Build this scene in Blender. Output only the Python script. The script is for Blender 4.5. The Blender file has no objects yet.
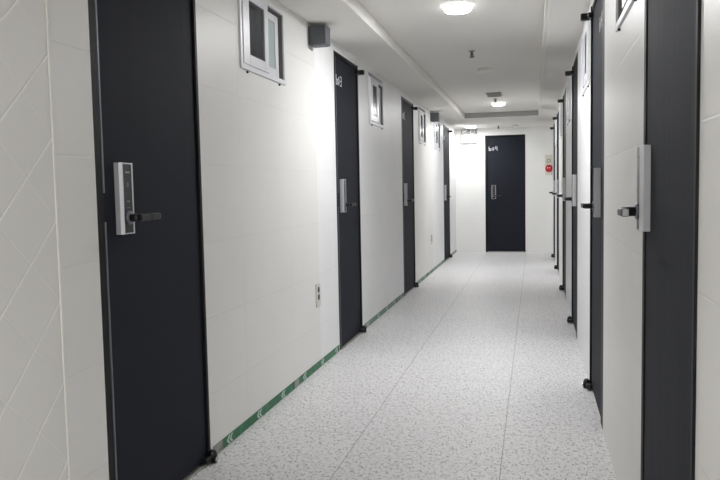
import bpy, bmesh, math
from mathutils import Vector, Matrix

S = bpy.context.scene
COL = S.collection

# ------------------------------------------------------------------ dimensions (metres)
XL, XR = -1.354, 0.310          # inner wall faces
Y0, Y1 = -2.0, 12.86            # rear and end wall faces
ZS, ZC = 2.180, 2.255           # soffit and recessed ceiling heights
RX0, RX1, RY0, RY1 = -1.012, 0.065, -1.4, 10.90   # recess outline
T = 0.12                        # wall thickness
HD = 2.12                       # side door height

# ------------------------------------------------------------------ materials
def srgb(r, g, b):
    f = lambda c: c / 12.92 if c <= .04045 else ((c + .055) / 1.055) ** 2.4
    return (f(r / 255), f(g / 255), f(b / 255), 1)

def mat(name, col, rough=.5, metal=0., spec=.5, coat=0.):
    m = bpy.data.materials.new(name); m.use_nodes = True
    b = m.node_tree.nodes['Principled BSDF']
    b.inputs['Base Color'].default_value = col
    b.inputs['Roughness'].default_value = rough
    b.inputs['Metallic'].default_value = metal
    b.inputs['Specular IOR Level'].default_value = spec
    b.inputs['Coat Weight'].default_value = coat
    return m

class G:
    """small node-graph helper"""
    def __init__(s, m):
        s.t = m.node_tree; s.b = s.t.nodes['Principled BSDF']
        s.c = s.new('ShaderNodeTexCoord').outputs['Object']
    def new(s, k, **kw):
        n = s.t.nodes.new(k)
        for a, v in kw.items(): setattr(n, a, v)
        return n
    def put(s, sock, v):
        if isinstance(v, (int, float)): sock.default_value = v
        elif isinstance(v, tuple): sock.default_value = v
        else: s.t.links.new(v, sock)
    def m(s, op, a, b=0., c=0.):
        n = s.new('ShaderNodeMath', operation=op)
        s.put(n.inputs[0], a); s.put(n.inputs[1], b); s.put(n.inputs[2], c)
        return n.outputs[0]
    def xyz(s):
        n = s.new('ShaderNodeSeparateXYZ'); s.t.links.new(s.c, n.inputs[0]); return n.outputs
    def mix(s, f, a, b):
        n = s.new('ShaderNodeMix', data_type='RGBA')
        s.put(n.inputs[0], f); s.put(n.inputs[6], a); s.put(n.inputs[7], b)
        return n.outputs[2]
    def noise(s, scale, detail=2., rough=.5, vec=None):
        n = s.new('ShaderNodeTexNoise'); s.t.links.new(vec or s.c, n.inputs['Vector'])
        n.inputs['Scale'].default_value = scale; n.inputs['Detail'].default_value = detail
        n.inputs['Roughness'].default_value = rough
        return n.outputs['Fac']
    def ramp(s, v, lo, hi, a=0., b=1.):
        n = s.new('ShaderNodeMapRange'); s.put(n.inputs[0], v)
        for i, q in enumerate((lo, hi, a, b)): n.inputs[i + 1].default_value = q
        return n.outputs[0]
    def line(s, v, pitch, off, w):
        """1 on a line of half-width w every pitch, 0 elsewhere"""
        u = s.m('FRACT', s.m('DIVIDE', s.m('SUBTRACT', v, off - pitch * 200), pitch))
        e = s.m('MULTIPLY', s.m('MINIMUM', u, s.m('SUBTRACT', 1., u)), pitch)
        return s.ramp(e, w * .35, w, 1., 0.)
    def bump(s, h, dist, strength=1.):
        n = s.new('ShaderNodeBump'); s.put(n.inputs['Height'], h)
        n.inputs['Distance'].default_value = dist; n.inputs['Strength'].default_value = strength
        s.t.links.new(n.outputs[0], s.b.inputs['Normal'])
    def base(s, v): s.put(s.b.inputs['Base Color'], v)

def wall_material(name, col, axis, kind='square', uoff=3.19, pitch=.69):
    m = mat(name, col, .42, spec=.4); g = G(m); o = g.xyz()
    u, z = (o[1], o[2]) if axis == 'y' else (o[0], o[2])
    if kind == 'square':
        a = g.m('MULTIPLY', g.line(z, .330, .275, .0030), .75); b = g.line(u, pitch, uoff, .0034)
    else:                        # tiles laid on the diagonal
        d = g.m('SUBTRACT', z, u); e = g.m('ADD', z, u)
        a = g.line(d, .2385, -.272, .0058); b = g.m('MULTIPLY', g.line(e, .2385, 3.137, .0036), .4)
    g_ = g.m('MAXIMUM', a, b)
    blot = g.noise(1.6, 3.)
    lum = g.ramp(blot, .3, .7, .97, 1.02)
    c2 = tuple(min(1, x * (.95 if kind == 'square' else 1.22)) for x in col[:3]) + (1,)  # diagonal joints lightened, groove highlight put into the colour
    body = g.mix(g_, col, c2)
    n = g.new('ShaderNodeMix', data_type='RGBA', blend_type='MULTIPLY'); n.inputs[0].default_value = 1
    g.put(n.inputs[6], body)
    cc = g.new('ShaderNodeCombineColor'); [g.put(cc.inputs[i], lum) for i in range(3)]
    g.put(n.inputs[7], cc.outputs[0]); g.base(n.outputs[2])
    h = g.m('ADD', g.m('MULTIPLY', g_, -1.), g.m('MULTIPLY', g.noise(9., 3.), .22))
    g.bump(h, .0014 if kind == 'square' else .0026, .7)
    return m

CREAM = srgb(229, 228, 225)
BRIGHT_TILE = srgb(235, 235, 235)
M = {}
M['tile'] = wall_material('cream_painted_tile', CREAM, 'y')
M['diag'] = wall_material('cream_diagonal_tile', CREAM, 'y', 'diag')
M['white'] = wall_material('brightened_tile', BRIGHT_TILE, 'y')  # wall brightness past the lamps, put into the tile colour
M['end'] = wall_material('end_wall_paint', srgb(238, 238, 236), 'x', pitch=3.1, uoff=.9)
M['ceil'] = mat('ceiling_paint', srgb(230, 228, 223), .85, spec=.1)
M['bead'] = mat('white_bead', srgb(240, 238, 233), .35)
M['door'] = mat('charcoal_door_film', srgb(32, 35, 44), .68, spec=.15)
g = G(M['door']); mp = g.new('ShaderNodeMapping'); mp.inputs['Scale'].default_value = (60, 60, 1.5)
g.t.links.new(g.c, mp.inputs[0])
gr = g.noise(1., 3., vec=mp.outputs[0])
g.base(g.mix(g.ramp(gr, .3, .7), srgb(33, 35, 43), srgb(35, 38, 46)))
g.put(g.b.inputs['Roughness'], g.ramp(gr, .3, .7, .64, .7))
M['frame'] = mat('black_door_frame', srgb(22, 22, 25), .55, spec=.25)
M['edge'] = mat('grey_edge_strip', srgb(120, 122, 130), .35, .6)
M['black'] = mat('black_plastic', srgb(18, 18, 20), .35)
M['glossblack'] = mat('black_gloss', srgb(40, 41, 46), .3, spec=.35)
M['silver'] = mat('satin_silver', srgb(196, 197, 201), .36, .4)
M['chrome'] = mat('bright_steel', srgb(205, 205, 208), .2, 1.)
M['steel'] = mat('threshold_steel', srgb(170, 168, 162), .4, .8)
M['alu'] = mat('white_window_frame', srgb(226, 226, 230), .3, .15)
M['track'] = mat('grey_window_track', srgb(120, 118, 116), .5)
M['box'] = mat('dark_grey_box', srgb(88, 91, 97), .5)
M['beige'] = mat('beige_plate', srgb(214, 210, 198), .45)
M['plate'] = mat('outlet_plate', srgb(212, 209, 202), .35, .1)
M['hole'] = mat('dark_socket', srgb(70, 66, 62), .6)
M['red'] = mat('red_bell', srgb(186, 22, 44), .25, coat=.4)
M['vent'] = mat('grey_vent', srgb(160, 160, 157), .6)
M['brass'] = mat('dull_brass', srgb(96, 88, 76), .4, .7)
M['plastic'] = mat('white_plastic', srgb(235, 235, 230), .4)
M['pict'] = mat('pictogram_white', srgb(228, 228, 232), .5)
M['lens'] = mat('grey_lens', srgb(170, 174, 176), .2, .3)

def glass_mat(name, tint, frost):
    m = bpy.data.materials.new(name); m.use_nodes = True; t = m.node_tree
    out = t.nodes['Material Output']; b = t.nodes['Principled BSDF']
    b.inputs['Base Color'].default_value = tint; b.inputs['Roughness'].default_value = .22 if not frost else .3
    if not frost:
        tr = t.nodes.new('ShaderNodeBsdfTransparent'); tr.inputs[0].default_value = (.8, .82, .84, 1)
        mx = t.nodes.new('ShaderNodeMixShader'); mx.inputs[0].default_value = .35
        t.links.new(tr.outputs[0], mx.inputs[1]); t.links.new(b.outputs[0], mx.inputs[2])
        t.links.new(mx.outputs[0], out.inputs[0])
    return m
M['glass'] = glass_mat('clear_dark_glass', srgb(60, 64, 68), False)
M['frost'] = glass_mat('frosted_pale_glass', srgb(176, 188, 190), True)

def emit(name, col, strength):
    m = bpy.data.materials.new(name); m.use_nodes = True
    b = m.node_tree.nodes['Principled BSDF']
    b.inputs['Base Color'].default_value = (.9, .9, .9, 1)
    b.inputs['Emission Color'].default_value = col
    b.inputs['Emission Strength'].default_value = strength
    return m
LAMP = 440.
M['lamp'] = emit('lit_diffuser', (.985, .99, 1., 1), LAMP)
M['lampend'] = emit('lit_diffuser_end', (.985, .99, 1., 1), LAMP * .56)
M['lampback'] = emit('lit_diffuser_back', (.985, .99, 1., 1), LAMP * 1.12)

M['rim'] = emit('glowing_translucent_rim', (.985, .99, 1., 1), 8.)

# floor: pale vinyl tile with grey flecks, running joints
M['floor'] = mat('speckled_vinyl', srgb(214, 212, 213), .3, spec=.4)
g = G(M['floor']); o = g.xyz()
def flecks(scale, sx, sy, lo, hi, rot):
    mp = g.new('ShaderNodeMapping'); mp.inputs['Scale'].default_value = (sx, sy, 1)
    mp.inputs['Rotation'].default_value = (0, 0, rot); g.t.links.new(g.c, mp.inputs[0])
    return g.ramp(g.noise(scale, 1.5, .55, mp.outputs[0]), lo, hi)
f1 = flecks(100., 1., .38, .59, .645, .5); f2 = flecks(100., .38, 1., .595, .65, -.35); f3 = flecks(60., 1., .8, .4, .75, .9)
c = g.mix(f3, srgb(222, 221, 222), srgb(206, 205, 206))
c = g.mix(g.m('MULTIPLY', f1, .8), c, srgb(142, 139, 140))
c = g.mix(g.m('MULTIPLY', f2, .8), c, srgb(150, 147, 147))
jl = g.line(o[0], .655, -.135, .0032)
col_i = g.m('FLOOR', g.m('DIVIDE', g.m('ADD', o[0], 6.685), .655))
jt = g.m('MULTIPLY', g.line(g.m('ADD', o[1], g.m('MULTIPLY', col_i, .27)), .655, 3.32 + .27 * 10, .0045), .4)
c = g.mix(g.m('MULTIPLY', g.m('MAXIMUM', jl, jt), .6), c, srgb(112, 110, 110))
g.base(c)
g.put(g.b.inputs['Roughness'], g.ramp(g.noise(5., 2.), .3, .7, .42, .5))
g.bump(g.m('ADD', g.m('MULTIPLY', jl, -1.), g.m('MULTIPLY', g.noise(2.2, 2.), .5)), .0012, .5)

# green tape with a little wear
def tape_mat(name, c1, c2, seed):
    m = mat(name, c1, .45); g = G(m)
    g.base(g.mix(g.ramp(g.noise(14. + seed, 3.), .45, .7), c1, c2)); return m
M['green'] = tape_mat('green_tape', srgb(24, 100, 62), srgb(44, 118, 80), 0)
M['greengrey'] = tape_mat('faded_green_tape', srgb(84, 128, 106), srgb(150, 160, 152), 3)
M['worn'] = tape_mat('worn_grey_tape', srgb(150, 150, 146), srgb(120, 122, 118), 5)
M['chevron'] = mat('chevron_print', srgb(190, 205, 195), .5)

# ------------------------------------------------------------------ mesh helpers
def bm(): return bmesh.new()

def box(b, x0, x1, y0, y1, z0, z1, bev=0., seg=2, mi=0):
    x0, x1 = min(x0, x1), max(x0, x1); y0, y1 = min(y0, y1), max(y0, y1); z0, z1 = min(z0, z1), max(z0, z1)
    t = bmesh.new(); bmesh.ops.create_cube(t, size=1)
    for v in t.verts:
        v.co = Vector(((x0 + x1) / 2 + v.co.x * (x1 - x0), (y0 + y1) / 2 + v.co.y * (y1 - y0), (z0 + z1) / 2 + v.co.z * (z1 - z0)))
    if bev > 0:
        bmesh.ops.bevel(t, geom=t.edges[:], offset=bev, segments=seg, affect='EDGES', profile=.5)
    for f in t.faces: f.material_index = mi
    merge(b, t)

def merge(b, t):
    me = bpy.data.meshes.new('tmp'); t.to_mesh(me); t.free(); b.from_mesh(me); bpy.data.meshes.remove(me)

def lathe(b, prof, axis='z', origin=(0, 0, 0), seg=32, smooth=True):
    """prof: (radius, height) list turned about an axis through origin"""
    t = bmesh.new(); rings = []
    for r, h in prof:
        if r < 1e-6: rings.append([t.verts.new((0, 0, h))])
        else: rings.append([t.verts.new((r * math.cos(2 * math.pi * i / seg), r * math.sin(2 * math.pi * i / seg), h)) for i in range(seg)])
    for A, B in zip(rings, rings[1:]):
        for i in range(seg):
            j = (i + 1) % seg
            vs = [A[i % len(A)], A[j % len(A)], B[j % len(B)], B[i % len(B)]]
            vs = list(dict.fromkeys(vs))
            if len(vs) > 2: t.faces.new(vs)
    for R in (rings[0], rings[-1]):
        if len(R) > 2: t.faces.new(R)
    bmesh.ops.recalc_face_normals(t, faces=t.faces[:])
    for f in t.faces: f.smooth = smooth and len(f.verts) < 5
    if axis == '-y': mx = Matrix.Rotation(math.pi / 2, 4, 'X')      # +z -> -y
    elif axis == 'x': mx = Matrix.Rotation(math.pi / 2, 4, 'Y')
    else: mx = Matrix.Identity(4)
    bmesh.ops.transform(t, matrix=Matrix.Translation(origin) @ mx, verts=t.verts[:])
    merge(b, t)

def prism(b, pts, w0, w1, plane='xz'):
    """outline in x,z pushed along y from w0 to w1"""
    t = bmesh.new()
    A = [t.verts.new((x, w0, z)) for x, z in pts]; B = [t.verts.new((x, w1, z)) for x, z in pts]
    t.faces.new(A); t.faces.new(B[::-1]); n = len(pts)
    for i in range(n): t.faces.new((A[i], B[i], B[(i + 1) % n], A[(i + 1) % n]))
    bmesh.ops.recalc_face_normals(t, faces=t.faces[:]); merge(b, t)

def stroke(b, pts, width, w0, w1):
    for (xa, za), (xb, zb) in zip(pts, pts[1:]):
        d = Vector((xb - xa, zb - za)); d.normalize(); d *= width / 2; n = Vector((-d.y, d.x))
        prism(b, [(xa - d.x + n.x, za - d.y + n.y), (xb + d.x + n.x, zb + d.y + n.y),
                  (xb + d.x - n.x, zb + d.y - n.y), (xa - d.x - n.x, za - d.y - n.y)], w0, w1)

def obj(name, b, m, parent=None):
    me = bpy.data.meshes.new(name); b.to_mesh(me); b.free()
    for k in (m if isinstance(m, (list, tuple)) else [m]): me.materials.append(k)
    o = bpy.data.objects.new(name, me); COL.objects.link(o)
    if parent: o.parent = parent
    return o

def tag(o, label, cat, group=None, kind=None):
    o['label'] = label; o['category'] = cat
    if group: o['group'] = group
    if kind: o['kind'] = kind
    return o

def root(name, loc, rz, label, cat, group=None, kind=None):
    o = bpy.data.objects.new(name, None); COL.objects.link(o); o.empty_display_size = .1
    o.location = loc; o.rotation_euler = (0, 0, rz)
    return tag(o, label, cat, group, kind)

def flip_x(b, W):
    for v in b.verts: v.co.x = W - v.co.x
    bmesh.ops.reverse_faces(b, faces=b.faces[:])
    return b

LEFT, RIGHT, END = math.pi / 2, -math.pi / 2, 0.

# ------------------------------------------------------------------ layout of openings
DOORS_L = [(2.027, 2.765), (4.889, 5.576), (7.509, 8.252), (11.076, 11.836)]
WINS_L = [(3.222, 3.848), (5.975, 6.56), (8.66, 9.23), (10.02, 10.70)]
WZ = (1.735, 2.135)
DOORS_R = [(1.506, 2.242), (3.45, 4.20), (5.50, 6.22), (7.45, 8.18), (9.50, 10.25), (11.25, 11.95)]
WINS_R = [(2.32, 2.93), (4.31, 4.92), (6.55, 7.15), (8.50, 9.10), (10.45, 11.05)]
WZR = (1.725, 2.10)

def wall_y(b, xa, xb, openings, cuts):
    """wall along y from boxes round the openings; cuts: [(y_end, material index)]"""
    ys = sorted({Y0 - T, Y1 + T} | {v for o in openings for v in o[:2]} | {c for c, _ in cuts if c < Y1})
    for a, c in zip(ys, ys[1:]):
        mid = (a + c) / 2; mi = next((i for e, i in cuts if mid < e), cuts[-1][1])
        op = next((o for o in openings if o[0] < mid < o[1]), None)
        if op is None: box(b, xa, xb, a, c, 0, 2.40, mi=mi)
        else:
            if op[2] > 0: box(b, xa, xb, a, c, 0, op[2], mi=mi)
            box(b, xa, xb, a, c, op[3], 2.40, mi=mi)

b = bm()
wall_y(b, XL - T, XL, [(a, c, 0, HD) for a, c in DOORS_L] + [(a, c, *WZ) for a, c in WINS_L],
       [(1.825, 1), (4.43, 0), (7.5, 2), (9.8, 0), (99, 2)])  # sections past the lamps are brightened by tile colour
tag(obj('wall_left', b, [M['tile'], M['diag'], M['white']]), 'long white painted tile wall with four charcoal doors and small high windows', 'wall', kind='structure')
b = bm()
wall_y(b, XR, XR + T, [(a, c, 0, HD) for a, c in DOORS_R] + [(a, c, *WZR) for a, c in WINS_R], [(4.2, 0), (5.5, 1), (99, 0)])  # stretch beside the lamp is brightened by tile colour
tag(obj('wall_right', b, [M['tile'], M['white']]), 'cream painted wall seen edge-on with a row of dark doors', 'wall', kind='structure')
EX0, EX1, EH = -.835, -.146, 2.05
b = bm()
box(b, XL, EX0, Y1, Y1 + T, 0, 2.40); box(b, EX1, XR, Y1, Y1 + T, 0, 2.40); box(b, EX0, EX1, Y1, Y1 + T, EH, 2.40)
tag(obj('wall_end', b, M['end']), 'plain white end wall of the corridor around the single dark door', 'wall', kind='structure')
b = bm(); box(b, XL, XR, Y0 - T, Y0, 0, 2.40)
tag(obj('wall_back', b, M['tile']), 'plain cream wall closing the corridor behind the camera', 'wall', kind='structure')
b = bm(); box(b, XL - T, XR + T, Y0 - T, Y1 + T, -.1, 0)
tag(obj('floor', b, M['floor']), 'pale grey vinyl tile floor with dark flecks running down the corridor', 'floor', kind='structure')
b = bm()
box(b, XL, RX0, Y0, Y1, ZS, 2.36); box(b, RX1, XR, Y0, Y1, ZS, 2.36)
box(b, RX0, RX1, RY1, Y1, ZS, 2.36); box(b, RX0, RX1, Y0, RY0, ZS, 2.36)
box(b, RX0, RX1, RY0, RY1, ZC, 2.36)
tag(obj('ceiling', b, M['ceil']), 'off-white ceiling with a long shallow recessed tray above the corridor', 'ceiling', kind='structure')
b = bm(); box(b, XL, XL + .004, 1.8205, 1.8295, 0, ZS, .0018)
tag(obj('trim_1', b, M['bead']), 'thin white vertical bead where diagonal tiles meet the square tiles', 'trim', kind='structure')
# slim edge strips of the ceiling tray
b = bm()
box(b, RX1 + .02, RX1 + .032, RY0, RY1, ZS - .006, ZS, .002)
tag(obj('trim_2', b, M['ceil']), 'slim raised moulding along the ceiling tray beside the edge-on wall', 'trim', kind='structure')

b = bm(); box(b, RX0 - .001, RX0 + .006, RY0, RY1, ZS - .003, ZC - .002, .0015)  # whiter strip over the left face of the tray
tag(obj('trim_3', b, M['bead']), 'white strip edging the ceiling tray above the tiled wall with windows', 'trim', kind='structure')
b = bm(); box(b, RX0 + .006, RX1, RY1 - .006, RY1 + .001, ZS - .001, ZC - .002, .0015)  # grey strip puts the shade of the tray's far face into colour
tag(obj('tray_end_shade', b, M['vent']), 'grey strip with painted-in shade on the far short edge of the ceiling tray', 'trim', kind='structure')

# rooms behind the windows: plain dark walls a step back
b = bm(); box(b, XL - 1.6, XL - 1.55, Y0, Y1, 0, 2.4); box(b, XL - 1.6, XL - T, Y0 - .05, Y0, 0, 2.4); box(b, XL - 1.6, XL - T, Y1, Y1 + .05, 0, 2.4)
box(b, XL - 1.6, XL - T, Y0, Y1, 2.4, 2.45); box(b, XL - 1.6, XL - T, Y0, Y1, -.1, -.05)
tag(obj('wall_room_beyond', b, M['tile']), 'unlit walls of the dark rooms seen through the small windows', 'wall', kind='structure')

# ------------------------------------------------------------------ doors
GL = {'6': [[(0, 1), (0, 0), (.6, 0), (.6, .5), (0, .5)]], '0': [[(0, .25), (.3, .02), (.6, .4), (.35, .85), (0, .6), (0, .25)]],
      '9': [[(.6, 0), (.6, 1), (0, 1), (0, .5), (.6, .5)]], '3': [[(0, 1), (.6, 1), (.6, 0), (0, 0)], [(.15, .5), (.6, .5)]],
      '5': [[(.6, 1), (0, 1), (0, .5), (.6, .5), (.6, 0), (0, 0)]], '7': [[(0, .75), (0, 1), (.6, 1), (.6, 0)]],
      '4': [[(0, 1), (0, .45), (.6, .45)], [(.6, 1), (.6, 0)]], '2': [[(0, 1), (.6, 1), (.6, .5), (0, .5), (0, 0), (.6, 0)]]}

def number(b, text, x, z, h, w, y):
    for k, ch in enumerate(text):
        for pl in GL[ch]:
            stroke(b, [(x + k * .86 * h + px * h * .86, z + pz * h) for px, pz in pl], w, y, y - .0015)

def make_door(n, loc, rz, W, H, flip, label, num=None, threshold=True, brackets=True, lockz=1.01, J=.037, lx=.110):
    """local frame: x from 0 to W along the wall, -y out into the corridor; latch side at x=0 unless flipped"""
    r = root('door_%d' % n, loc, rz, label, 'door', kind='structure')
    fx = lambda q: flip_x(q, W) if flip else q
    K, TP, D = .020, .028, .105
    z0 = .012
    b = bm()
    box(b, 0, J, 0.0, D, 0, H, .002); box(b, W - K, W, -.006, D, 0, H, .002); box(b, J, W - K, 0.0, D, H - TP, H, .002)
    obj('door_frame', fx(b), M['frame'], r)
    b = bm(); box(b, J + .003, W - K - .002, .004, .048, z0, H - TP - .004, .002)
    leaf = obj('door_leaf', fx(b), M['door'], r)
    if rz == LEFT:
     b = bm(); e = J + .003
     box(b, e, e + .007, -.001, .004, z0 + .01, lockz + .045, .001); box(b, e, e + .007, -.001, .004, lockz + .14, H - TP - .01, .001)
     es = obj('edge_strip', fx(b), M['edge'], leaf); es['label'] = 'thin grey metal strip on the door edge'
    if num:
        b = bm(); x = (.055 if not flip else 0)
        if flip: x = W - .32
        number(b, num, x + .014, H - (.222 if n < 11 else .262), .062, .0095, .0042)
        q = obj('room_number', b, M['pict'], leaf); q['label'] = 'white room number %s' % num
    if threshold:
        b = bm(); box(b, J, W - K, -.012, .06, 0, .010, .003)
        q = obj('threshold', fx(b), M['steel'], r); q['label'] = 'dull metal threshold strip'
    # digital lock
    lw, lh, lp = .074, .240, .024
    b = bm()
    prof = [(lx, .004), (lx, -lp + .010), (lx + .005, -lp), (lx + .009, -lp), (lx + .011, -lp + .004),
            (lx + lw - .011, -lp + .004), (lx + lw - .009, -lp), (lx + lw - .005, -lp), (lx + lw, -lp + .010), (lx + lw, .004)]
    t = bmesh.new(); A = [t.verts.new((x, y, lockz)) for x, y in prof]; B = [t.verts.new((x, y, lockz + lh)) for x, y in prof]
    t.faces.new(A); t.faces.new(B)
    for i in range(len(prof)):
        j = (i + 1) % len(prof); t.faces.new((A[i], A[j], B[j], B[i]))
    bmesh.ops.recalc_face_normals(t, faces=t.faces[:]); merge(b, t)
    lk = obj('door_lock', fx(b), M['silver'], r); lk['label'] = 'silver digital lock with black face'
    b = bm(); box(b, lx + .0105, lx + lw - .0105, -lp + .005, -lp + .0015, lockz + .004, lockz + lh - .004, .0012)
    obj('touch_panel', fx(b), M['glossblack'], lk)
    hz = lockz + .055; hx = lx + lw * .52
    b = bm(); lathe(b, [(.023, 0), (.023, .006), (.020, .009), (.0, .009)], '-y', (hx, -lp + .002, hz), 28)
    q = obj('handle_rose', fx(b), M['edge'], lk)
    b = bm()
    lathe(b, [(.0135, 0), (.0135, .040), (.0, .040)], '-y', (hx, -lp - .004, hz), 24)
    box(b, hx - .014, hx + .06, -.078, -.058, hz - .011, hz + .011, .005, 3)
    box(b, hx + .05, hx + .112, -.080, -.060, hz - .010, hz + .012, .004, 3)
    obj('lever_handle', fx(b), M['black'], lk)
    b = bm(); box(b, hx + .111, hx + .114, -.078, -.062, hz - .008, hz + .010, .001)
    q = obj('lever_cap', fx(b), M['silver'], lk); q['label'] = 'silver end of the lever'
    b = bm()
    box(b, lx + .024, lx + .050, -lp + .0014, -lp + .0008, lockz + .205, lockz + .211)
    box(b, lx + .028, lx + .046, -lp + .0014, -lp + .0008, lockz + .088, lockz + .090)
    for i in range(3): box(b, lx + .029 + i * .006, lx + .033 + i * .006, -lp + .0014, -lp + .0008, lockz + .108, lockz + .113)
    stroke(b, [(lx + .034, lockz + .160), (lx + .040, lockz + .160), (lx + .040, lockz + .172), (lx + .034, lockz + .172), (lx + .034, lockz + .160)], .0015, -lp + .0014, -lp + .0008)
    obj('lock_marking', fx(b), M['lens'], lk)
    if brackets:
        for nm, zc in (('upper_pivot_hinge', H - .055), ('lower_pivot_hinge', .032)):
            b = bm(); x = W - .012
            if nm[0] == 'u':
                box(b, x - .055, x + .012, -.024, .004, zc - .014, zc + .014, .004)
                box(b, x - .022, x + .016, -.060, -.010, zc - .018, zc + .018, .006, 3)
            else:
                lathe(b, [(0, 0), (.019, 0), (.019, .032), (.016, .044), (.009, .052), (0, .053)], 'z', (x - .004, -.022, .002), 24)
                box(b, x - .07, x + .006, -.028, .004, .012, .036, .007, 3)
            hg = obj(nm, fx(b), M['black'], r)
            if nm[0] == 'l':
                b = bm(); lathe(b, [(.011, 0), (.011, .004), (.006, .006), (0, .006)], '-y', (x - .012, -.0405, .018), 16)
                q = obj('hinge_pin', fx(b), M['chrome'], hg); q['label'] = 'small bright pivot pin'
    return r

L_LABELS = ['wide charcoal door with a digital lock beside the diagonal tiles',
            'charcoal door numbered 603 under the dark grey box by the double outlet',
            'charcoal door between the second and third windows from the diagonal tiles',
            'charcoal door beside the end wall, just before the white emergency light']
nums = [None, '603', '605', '607']
for i, (a, c) in enumerate(DOORS_L):
    make_door(i + 1, (XL, a, 0), LEFT, c - a, HD, False, L_LABELS[i], nums[i], lockz=(1.012, .985, .965, .955)[i])
R_LABELS = ['large charcoal door slab with a silver lock projecting over cream wall, edge-on side',
            'second door of the edge-on row, dark leaf with black pivot hinge against white wall',
            'third door of the edge-on row, thin dark strip past the bright white wall',
            'fourth door of the edge-on row, thin dark strip with black lever',
            'fifth door of the edge-on row, slim dark strip near the red bell',
            'sixth and last door of the edge-on row, dark line beside the red bell']
for i, (a, c) in enumerate(DOORS_R):
    make_door(5 + i, (XR, c, 0), RIGHT, c - a, HD, i > 0, R_LABELS[i], '604' if i == 1 else None, threshold=False, lockz=1.015 if i < 1 else .99, J=.037 if i < 1 else .12, lx=.041 if i < 1 else .21)
make_door(11, (EX0, Y1, 0), END, EX1 - EX0, EH, False, 'charcoal door numbered 609 facing down the corridor in the end wall', '609', threshold=True, brackets=False, lockz=.94)

# ------------------------------------------------------------------ windows
def make_window(n, loc, rz, W, H, flip, label):
    r = root('window_%d' % n, loc, rz, label, 'window', kind='structure')
    fx = lambda q: flip_x(q, W) if flip else q
    P = -.009
    b = bm(); F = .026
    box(b, 0, F, P, .10, 0, H, .002); box(b, W - .016, W, P, .10, 0, H, .002)
    box(b, F, W - .016, P, .10, 0, F, .002); box(b, F, W - .016, P, .10, H - .020, H, .002)
    obj('window_frame', fx(b), M['alu'], r)
    b = bm(); box(b, F, W - .016, .060, .066, F, F + .010, .001); box(b, W - .020, W - .0165, .0, .095, F, H - .021)
    box(b, W * .5, W - .021, .0, .095, H - .024, H - .0205)
    box(b, W * .84, W - .021, .050, .056, F, H - .025)
    obj('window_track', fx(b), M['track'], r)
    def sash(name, x0, x1, y0, y1, sa, sb, rail, top, pane):
        b = bm()
        box(b, x0, x0 + sa, y0, y1, F, top, .003); box(b, x1 - sb, x1, y0, y1, F, top, .003)
        box(b, x0 + sa, x1 - sb, y0, y1, F, F + rail, .003); box(b, x0 + sa, x1 - sb, y0, y1, top - rail * .8, top, .003)
        s = obj(name, fx(b), M['alu'], r)
        b = bm(); ym = y0 + .007; box(b, x0 + sa - .004, x1 - sb + .004, ym - .002, ym + .004, F + rail - .004, top - rail * .8 + .004)
        p = obj('window_pane', fx(b), M[pane], s)
        p['label'] = 'pale frosted pane' if pane == 'frost' else 'dark clear pane'
    sash('front_sash', .024, W * .575, -.014, .012, .080, .052, .052, H - .020, 'glass')
    sash('rear_sash', W * .50, W * .93, .013, .040, .030, .048, .050, H - .036, 'frost')
    b = bm()
    for q in (.085, W * .86): lathe(b, [(.0055, 0), (.0055, .008), (.003, .010), (0, .010)], '-y', (q, .001, -.008), 14)
    obj('drain_cap', fx(b), M['black'], r)
    return r

WL = ['white sliding window high on the wall between the wide door and the grey box',
      'small white sliding window between doors 603 and the next door along',
      'narrow white window just before the second dark grey box',
      'thin white window partly hidden behind the second dark grey box']
for i, (a, c) in enumerate(WINS_L):
    make_window(i + 1, (XL, a, WZ[0] - (.03 if i else 0)), LEFT, c - a, WZ[1] - WZ[0], False, WL[i])
WR = ['white sliding window high beside the large charcoal door slab, only its lower corner showing',
      'white window on the bright stretch between second and third edge-on doors',
      'grey-edged window between the third and fourth edge-on doors',
      'thin window sliver between the fourth and fifth edge-on doors',
      'thin window sliver between the fifth and sixth edge-on doors']
for i, (a, c) in enumerate(WINS_R):
    make_window(5 + i, (XR, c, WZR[0]), RIGHT, c - a, WZR[1] - WZR[0], True, WR[i])

# ------------------------------------------------------------------ ceiling fittings
def make_lamp(x, y, z, m, label, rad=.086):
    r = root('ceiling_light', (x, y, z), 0, label, 'lamp', 'round ceiling lights')
    b = bm(); lathe(b, [(0, 0), (rad * 1.0, 0), (rad * 1.0, -.006), (0, -.006)], 'z', seg=48)
    obj('lamp_base', b, M['plastic'], r)
    b = bm(); lathe(b, [(0, -.006), (rad * .97, -.006), (rad * .99, -.010), (rad, -.015), (rad - .003, -.023), (rad - .010, -.028), (0, -.028)], 'z', seg=48)
    obj('lamp_rim', b, M['rim'], r)
    b = bm(); lathe(b, [(0, -.0283), (rad - .012, -.0283), (rad - .012, -.0290), (0, -.0290)], 'z', seg=48)
    obj('diffuser', b, m, r)
make_lamp(-.452, 4.50, ZC, M['lamp'], 'large round lit ceiling light above the pipe sprinkler, near door 603')
make_lamp(-.450, 9.72, ZC, M['lamp'], 'round lit ceiling light just beyond the grey vent panel')
make_lamp(-1.03, 12.28, ZS, M['lampend'], 'round lit light above the white emergency unit at the end wall')
make_lamp(-.452, -.70, ZC, M['lampback'], 'round lit ceiling light behind the camera')

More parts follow.
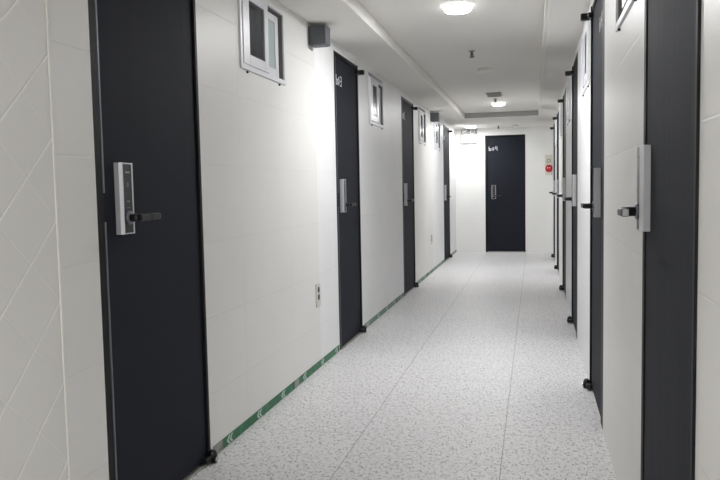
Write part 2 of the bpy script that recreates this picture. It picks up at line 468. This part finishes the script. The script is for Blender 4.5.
def make_sprinkler(x, y, z, label):
    r = root('ceiling_sprinkler', (x, y, z), 0, label, 'sprinkler', 'ceiling sprinklers')
    b = bm(); lathe(b, [(0, 0), (.028, 0), (.027, -.004), (.014, -.009), (0, -.009)], 'z', seg=24)
    obj('escutcheon', b, M['vent'], r)
    b = bm(); lathe(b, [(0, -.008), (.011, -.008), (.011, -.030), (.007, -.034), (.007, -.050), (0, -.050)], 'z', seg=16)
    box(b, -.016, -.012, -.003, .003, -.050, -.028); box(b, .012, .016, -.003, .003, -.050, -.028)
    obj('sprinkler_head', b, M['brass'], r)
    b = bm(); lathe(b, [(0, -.050), (.020, -.050), (.020, -.053), (0, -.053)], 'z', seg=20)
    obj('deflector', b, M['brass'], r)
make_sprinkler(-.489, 5.98, ZC, 'small dark sprinkler hanging between the large light and the white smoke detector')
make_sprinkler(-.468, 9.28, ZC, 'tiny sprinkler between the grey vent panel and the second round light')
make_sprinkler(-.58, 12.42, ZS, 'tiny sprinkler on the lower ceiling above door 609')

def make_detector(x, y, z, rad, label):
    r = root('smoke_detector', (x, y, z), 0, label, 'detector', 'smoke detectors')
    b = bm(); lathe(b, [(0, 0), (rad, 0), (rad, -.010), (rad * .96, -.014), (0, -.014)], 'z', seg=40)
    obj('detector_base', b, M['plastic'], r)
    b = bm(); lathe(b, [(rad * .86, -.0135), (rad * .80, -.022), (rad * .4, -.028), (0, -.029)], 'z', seg=40)
    obj('detector_cap', b, M['plastic'], r)
make_detector(-.445, 6.93, ZC, .078, 'flat white round smoke detector on the recessed ceiling past the dark sprinkler')
make_detector(-.297, 12.45, ZS, .055, 'small white smoke detector on the lower ceiling above door 609')

r = root('ceiling_vent', (-.461, 8.80, ZC), 0, 'flat grey rectangular vent panel on the recessed ceiling before the second light', 'vent')
b = bm(); box(b, -.088, .088, -.16, .16, -.014, 0, .004); obj('vent_frame', b, M['vent'], r)
b = bm()
for k in range(9): box(b, -.074, .074, -.132 + k * .032, -.120 + k * .032, -.018, -.012, .001)
obj('louvre', b, M['vent'], r)

# ------------------------------------------------------------------ boxes on the wall
def wall_box(y, label):
    r = root('junction_box', (XL - .001, y, 2.045), LEFT, label, 'box', 'dark grey wall boxes')
    b = bm(); box(b, 0, .108, -.112, 0, .004, .116, .003)
    obj('box_body', b, M['box'], r)
    b = bm(); box(b, .010, .098, -.102, -.010, .000, .006, .002); obj('box_cover', b, M['box'], r)
wall_box(4.315, 'dark grey square box up at the ceiling beside door 603')
wall_box(9.70, 'small dark grey box up at the ceiling before the last window')

def outlet(y, z, W, H, label):
    r = root('wall_outlet', (XL, y, z), LEFT, label, 'outlet', 'double wall outlets')
    b = bm(); box(b, 0, W, -.009, 0, 0, H, .003); obj('outlet_plate', b, M['plate'], r)
    for k in (.34, .66):
        b = bm(); lathe(b, [(.020, 0), (.020, .0015), (0, .0015)], '-y', (W / 2, -.0088, H * k + .012), 24)
        s = obj('socket', b, M['hole'], r); s['label'] = 'round dark socket'
        b = bm()
        for d in (-.009, .009): lathe(b, [(.003, 0), (.003, .001), (0, .001)], '-y', (W / 2 + d, -.0103, H * k + .012), 10)
        obj('socket_hole', b, M['black'], s)
outlet(4.338, .402, .082, .148, 'white double outlet low on the wall before door 603')
outlet(9.60, .39, .082, .135, 'small double outlet low on the wall past the third door')

# ------------------------------------------------------------------ green tape along the wall foot
def tape(ya, yb, m, chev, label, patches=()):
    b = bm(); box(b, XL, XL + .0025, ya, yb, .002, .047)
    t = tag(obj('floor_edge_tape', b, m), label, 'tape', 'tape strips along the wall foot')
    for y in chev:
        b = bm()
        for d in (0, .030):
            pts = [(y + d, .0245), (y + d + .022, .044), (y + d + .040, .044), (y + d + .018, .0245), (y + d + .040, .005), (y + d + .022, .005)]
            q = bmesh.new(); A = [q.verts.new((XL + .0025, u, z)) for u, z in pts]; B = [q.verts.new((XL + .0032, u, z)) for u, z in pts]
            for V in (A, B):
                q.faces.new((V[0], V[1], V[2], V[3])); q.faces.new((V[0], V[3], V[4], V[5]))
            for i in range(6): q.faces.new((A[i], A[(i + 1) % 6], B[(i + 1) % 6], B[i]))
            bmesh.ops.recalc_face_normals(q, faces=q.faces[:]); merge(b, q)
        obj('chevron', b, M['chevron'], t)
    for ya, yb, mm in patches:
        b = bm(); box(b, XL + .0022, XL + .0034, ya, yb, .003, .047)
        obj('tape_patch', b, M[mm], t)
tape(2.80, 4.87, M['green'], [2.935, 3.30, 3.655, 4.04, 4.42, 4.76], 'bright green tape with white chevrons between the wide door and door 603', [(2.80, 2.89, 'worn'), (3.885, 3.965, 'worn'), (3.862, 3.872, 'black')])
tape(5.64, 7.50, M['greengrey'], [5.75, 6.15, 6.55, 6.95, 7.3], 'faded green tape with pale chevrons below the second window', [(7.02, 7.06, 'hole')])
tape(8.31, 11.06, M['greengrey'], [8.6, 9.0, 9.4, 9.8, 10.2, 10.6], 'worn grey-green tape strip below the second outlet', [(9.2, 9.25, 'hole')])
tape(11.90, 12.84, M['worn'], [], 'short grey tape strip between the last door and the end wall', [])

# ------------------------------------------------------------------ end wall fittings
r = root('emergency_light', (-1.252, Y1 + .001, 1.93), END, 'white emergency light box high on the end wall beside door 609', 'light')
b = bm(); box(b, 0, .278, -.065, 0, 0, .150, .006); obj('battery_box', b, M['plastic'], r)
b = bm(); box(b, .004, .274, -.060, 0, .152, .236, .006); q = obj('lamp_bar', b, M['vent'], r); q['label'] = 'grey bar behind the lamp heads'
for x in (.075, .205):
    b = bm(); lathe(b, [(.030, 0), (.040, .03), (.043, .042), (.040, .046), (0, .046)], '-y', (x, -.058, .196), 28)
    h = obj('lamp_head', b, M['plastic'], r)
    b = bm(); lathe(b, [(.035, 0), (.030, .006), (0, .009)], '-y', (x, -.1035, .196), 24); obj('lens', b, M['lens'], h)
b = bm(); box(b, .03, .248, -.068, -.064, -.002, .010, .001); obj('lower_lip', b, M['vent'], r)

r = root('fire_alarm', (.185, Y1 + .001, 1.335), END, 'beige fire alarm plate with red round bell on the end wall', 'alarm')
b = bm(); box(b, 0, .123, -.012, 0, 0, .35, .004); obj('alarm_plate', b, M['beige'], r)
b = bm(); lathe(b, [(.063, 0), (.065, .012), (.061, .026), (.046, .038), (.024, .044), (0, .046)], '-y', (.067, -.011, .115), 36)
q = obj('bell', b, M['red'], r); q['label'] = 'red dome bell'
b = bm()
for d in (-.018, .018): lathe(b, [(.008, 0), (.008, .004), (0, .006)], '-y', (.062 + d, -.052, .125), 14)
obj('bell_screw', b, M['pict'], q)
b = bm(); lathe(b, [(.034, 0), (.034, .012), (.024, .014), (.022, .006), (0, .006)], '-y', (.062, -.011, .248), 32)
q = obj('indicator_lamp', b, M['vent'], r); q['label'] = 'grey ring with pale centre'
b = bm(); lathe(b, [(.021, 0), (.018, .008), (0, .012)], '-y', (.062, -.016, .248), 24); obj('indicator_lens', b, M['beige'], q)

# ------------------------------------------------------------------ world, camera, view
w = bpy.data.worlds.new('world'); w.use_nodes = True; S.world = w
w.node_tree.nodes['Background'].inputs[0].default_value = (0, 0, 0, 1)

FPX, YAW, PITCH, ROLL, H = 717.4, .2387, -.0700, -.0192, 1.1466
cy, sy, cp, sp, cr, sr = math.cos(YAW), math.sin(YAW), math.cos(PITCH), math.sin(PITCH), math.cos(ROLL), math.sin(ROLL)
fwd = Vector((-sy, cy, 0)); rt = Vector((cy, sy, 0)); up = Vector((0, 0, 1))
f2 = fwd * cp + up * sp; u2 = up * cp - fwd * sp
r3 = rt * cr + u2 * sr; u3 = u2 * cr - rt * sr
cam = bpy.data.cameras.new('camera'); co = bpy.data.objects.new('camera', cam); COL.objects.link(co)
cam.sensor_fit = 'HORIZONTAL'; cam.sensor_width = 36; cam.lens = FPX / 720 * 36; cam.clip_start = .02
co.matrix_world = Matrix(((r3.x, u3.x, -f2.x, 0), (r3.y, u3.y, -f2.y, 0), (r3.z, u3.z, -f2.z, H), (0, 0, 0, 1)))
S.camera = co
S.view_settings.view_transform = 'Standard'; S.view_settings.look = 'None'
S.view_settings.exposure = .2; S.view_settings.gamma = 1.; S.view_settings.use_curve_mapping = False
S.cycles.max_bounces = 16; S.cycles.diffuse_bounces = 10
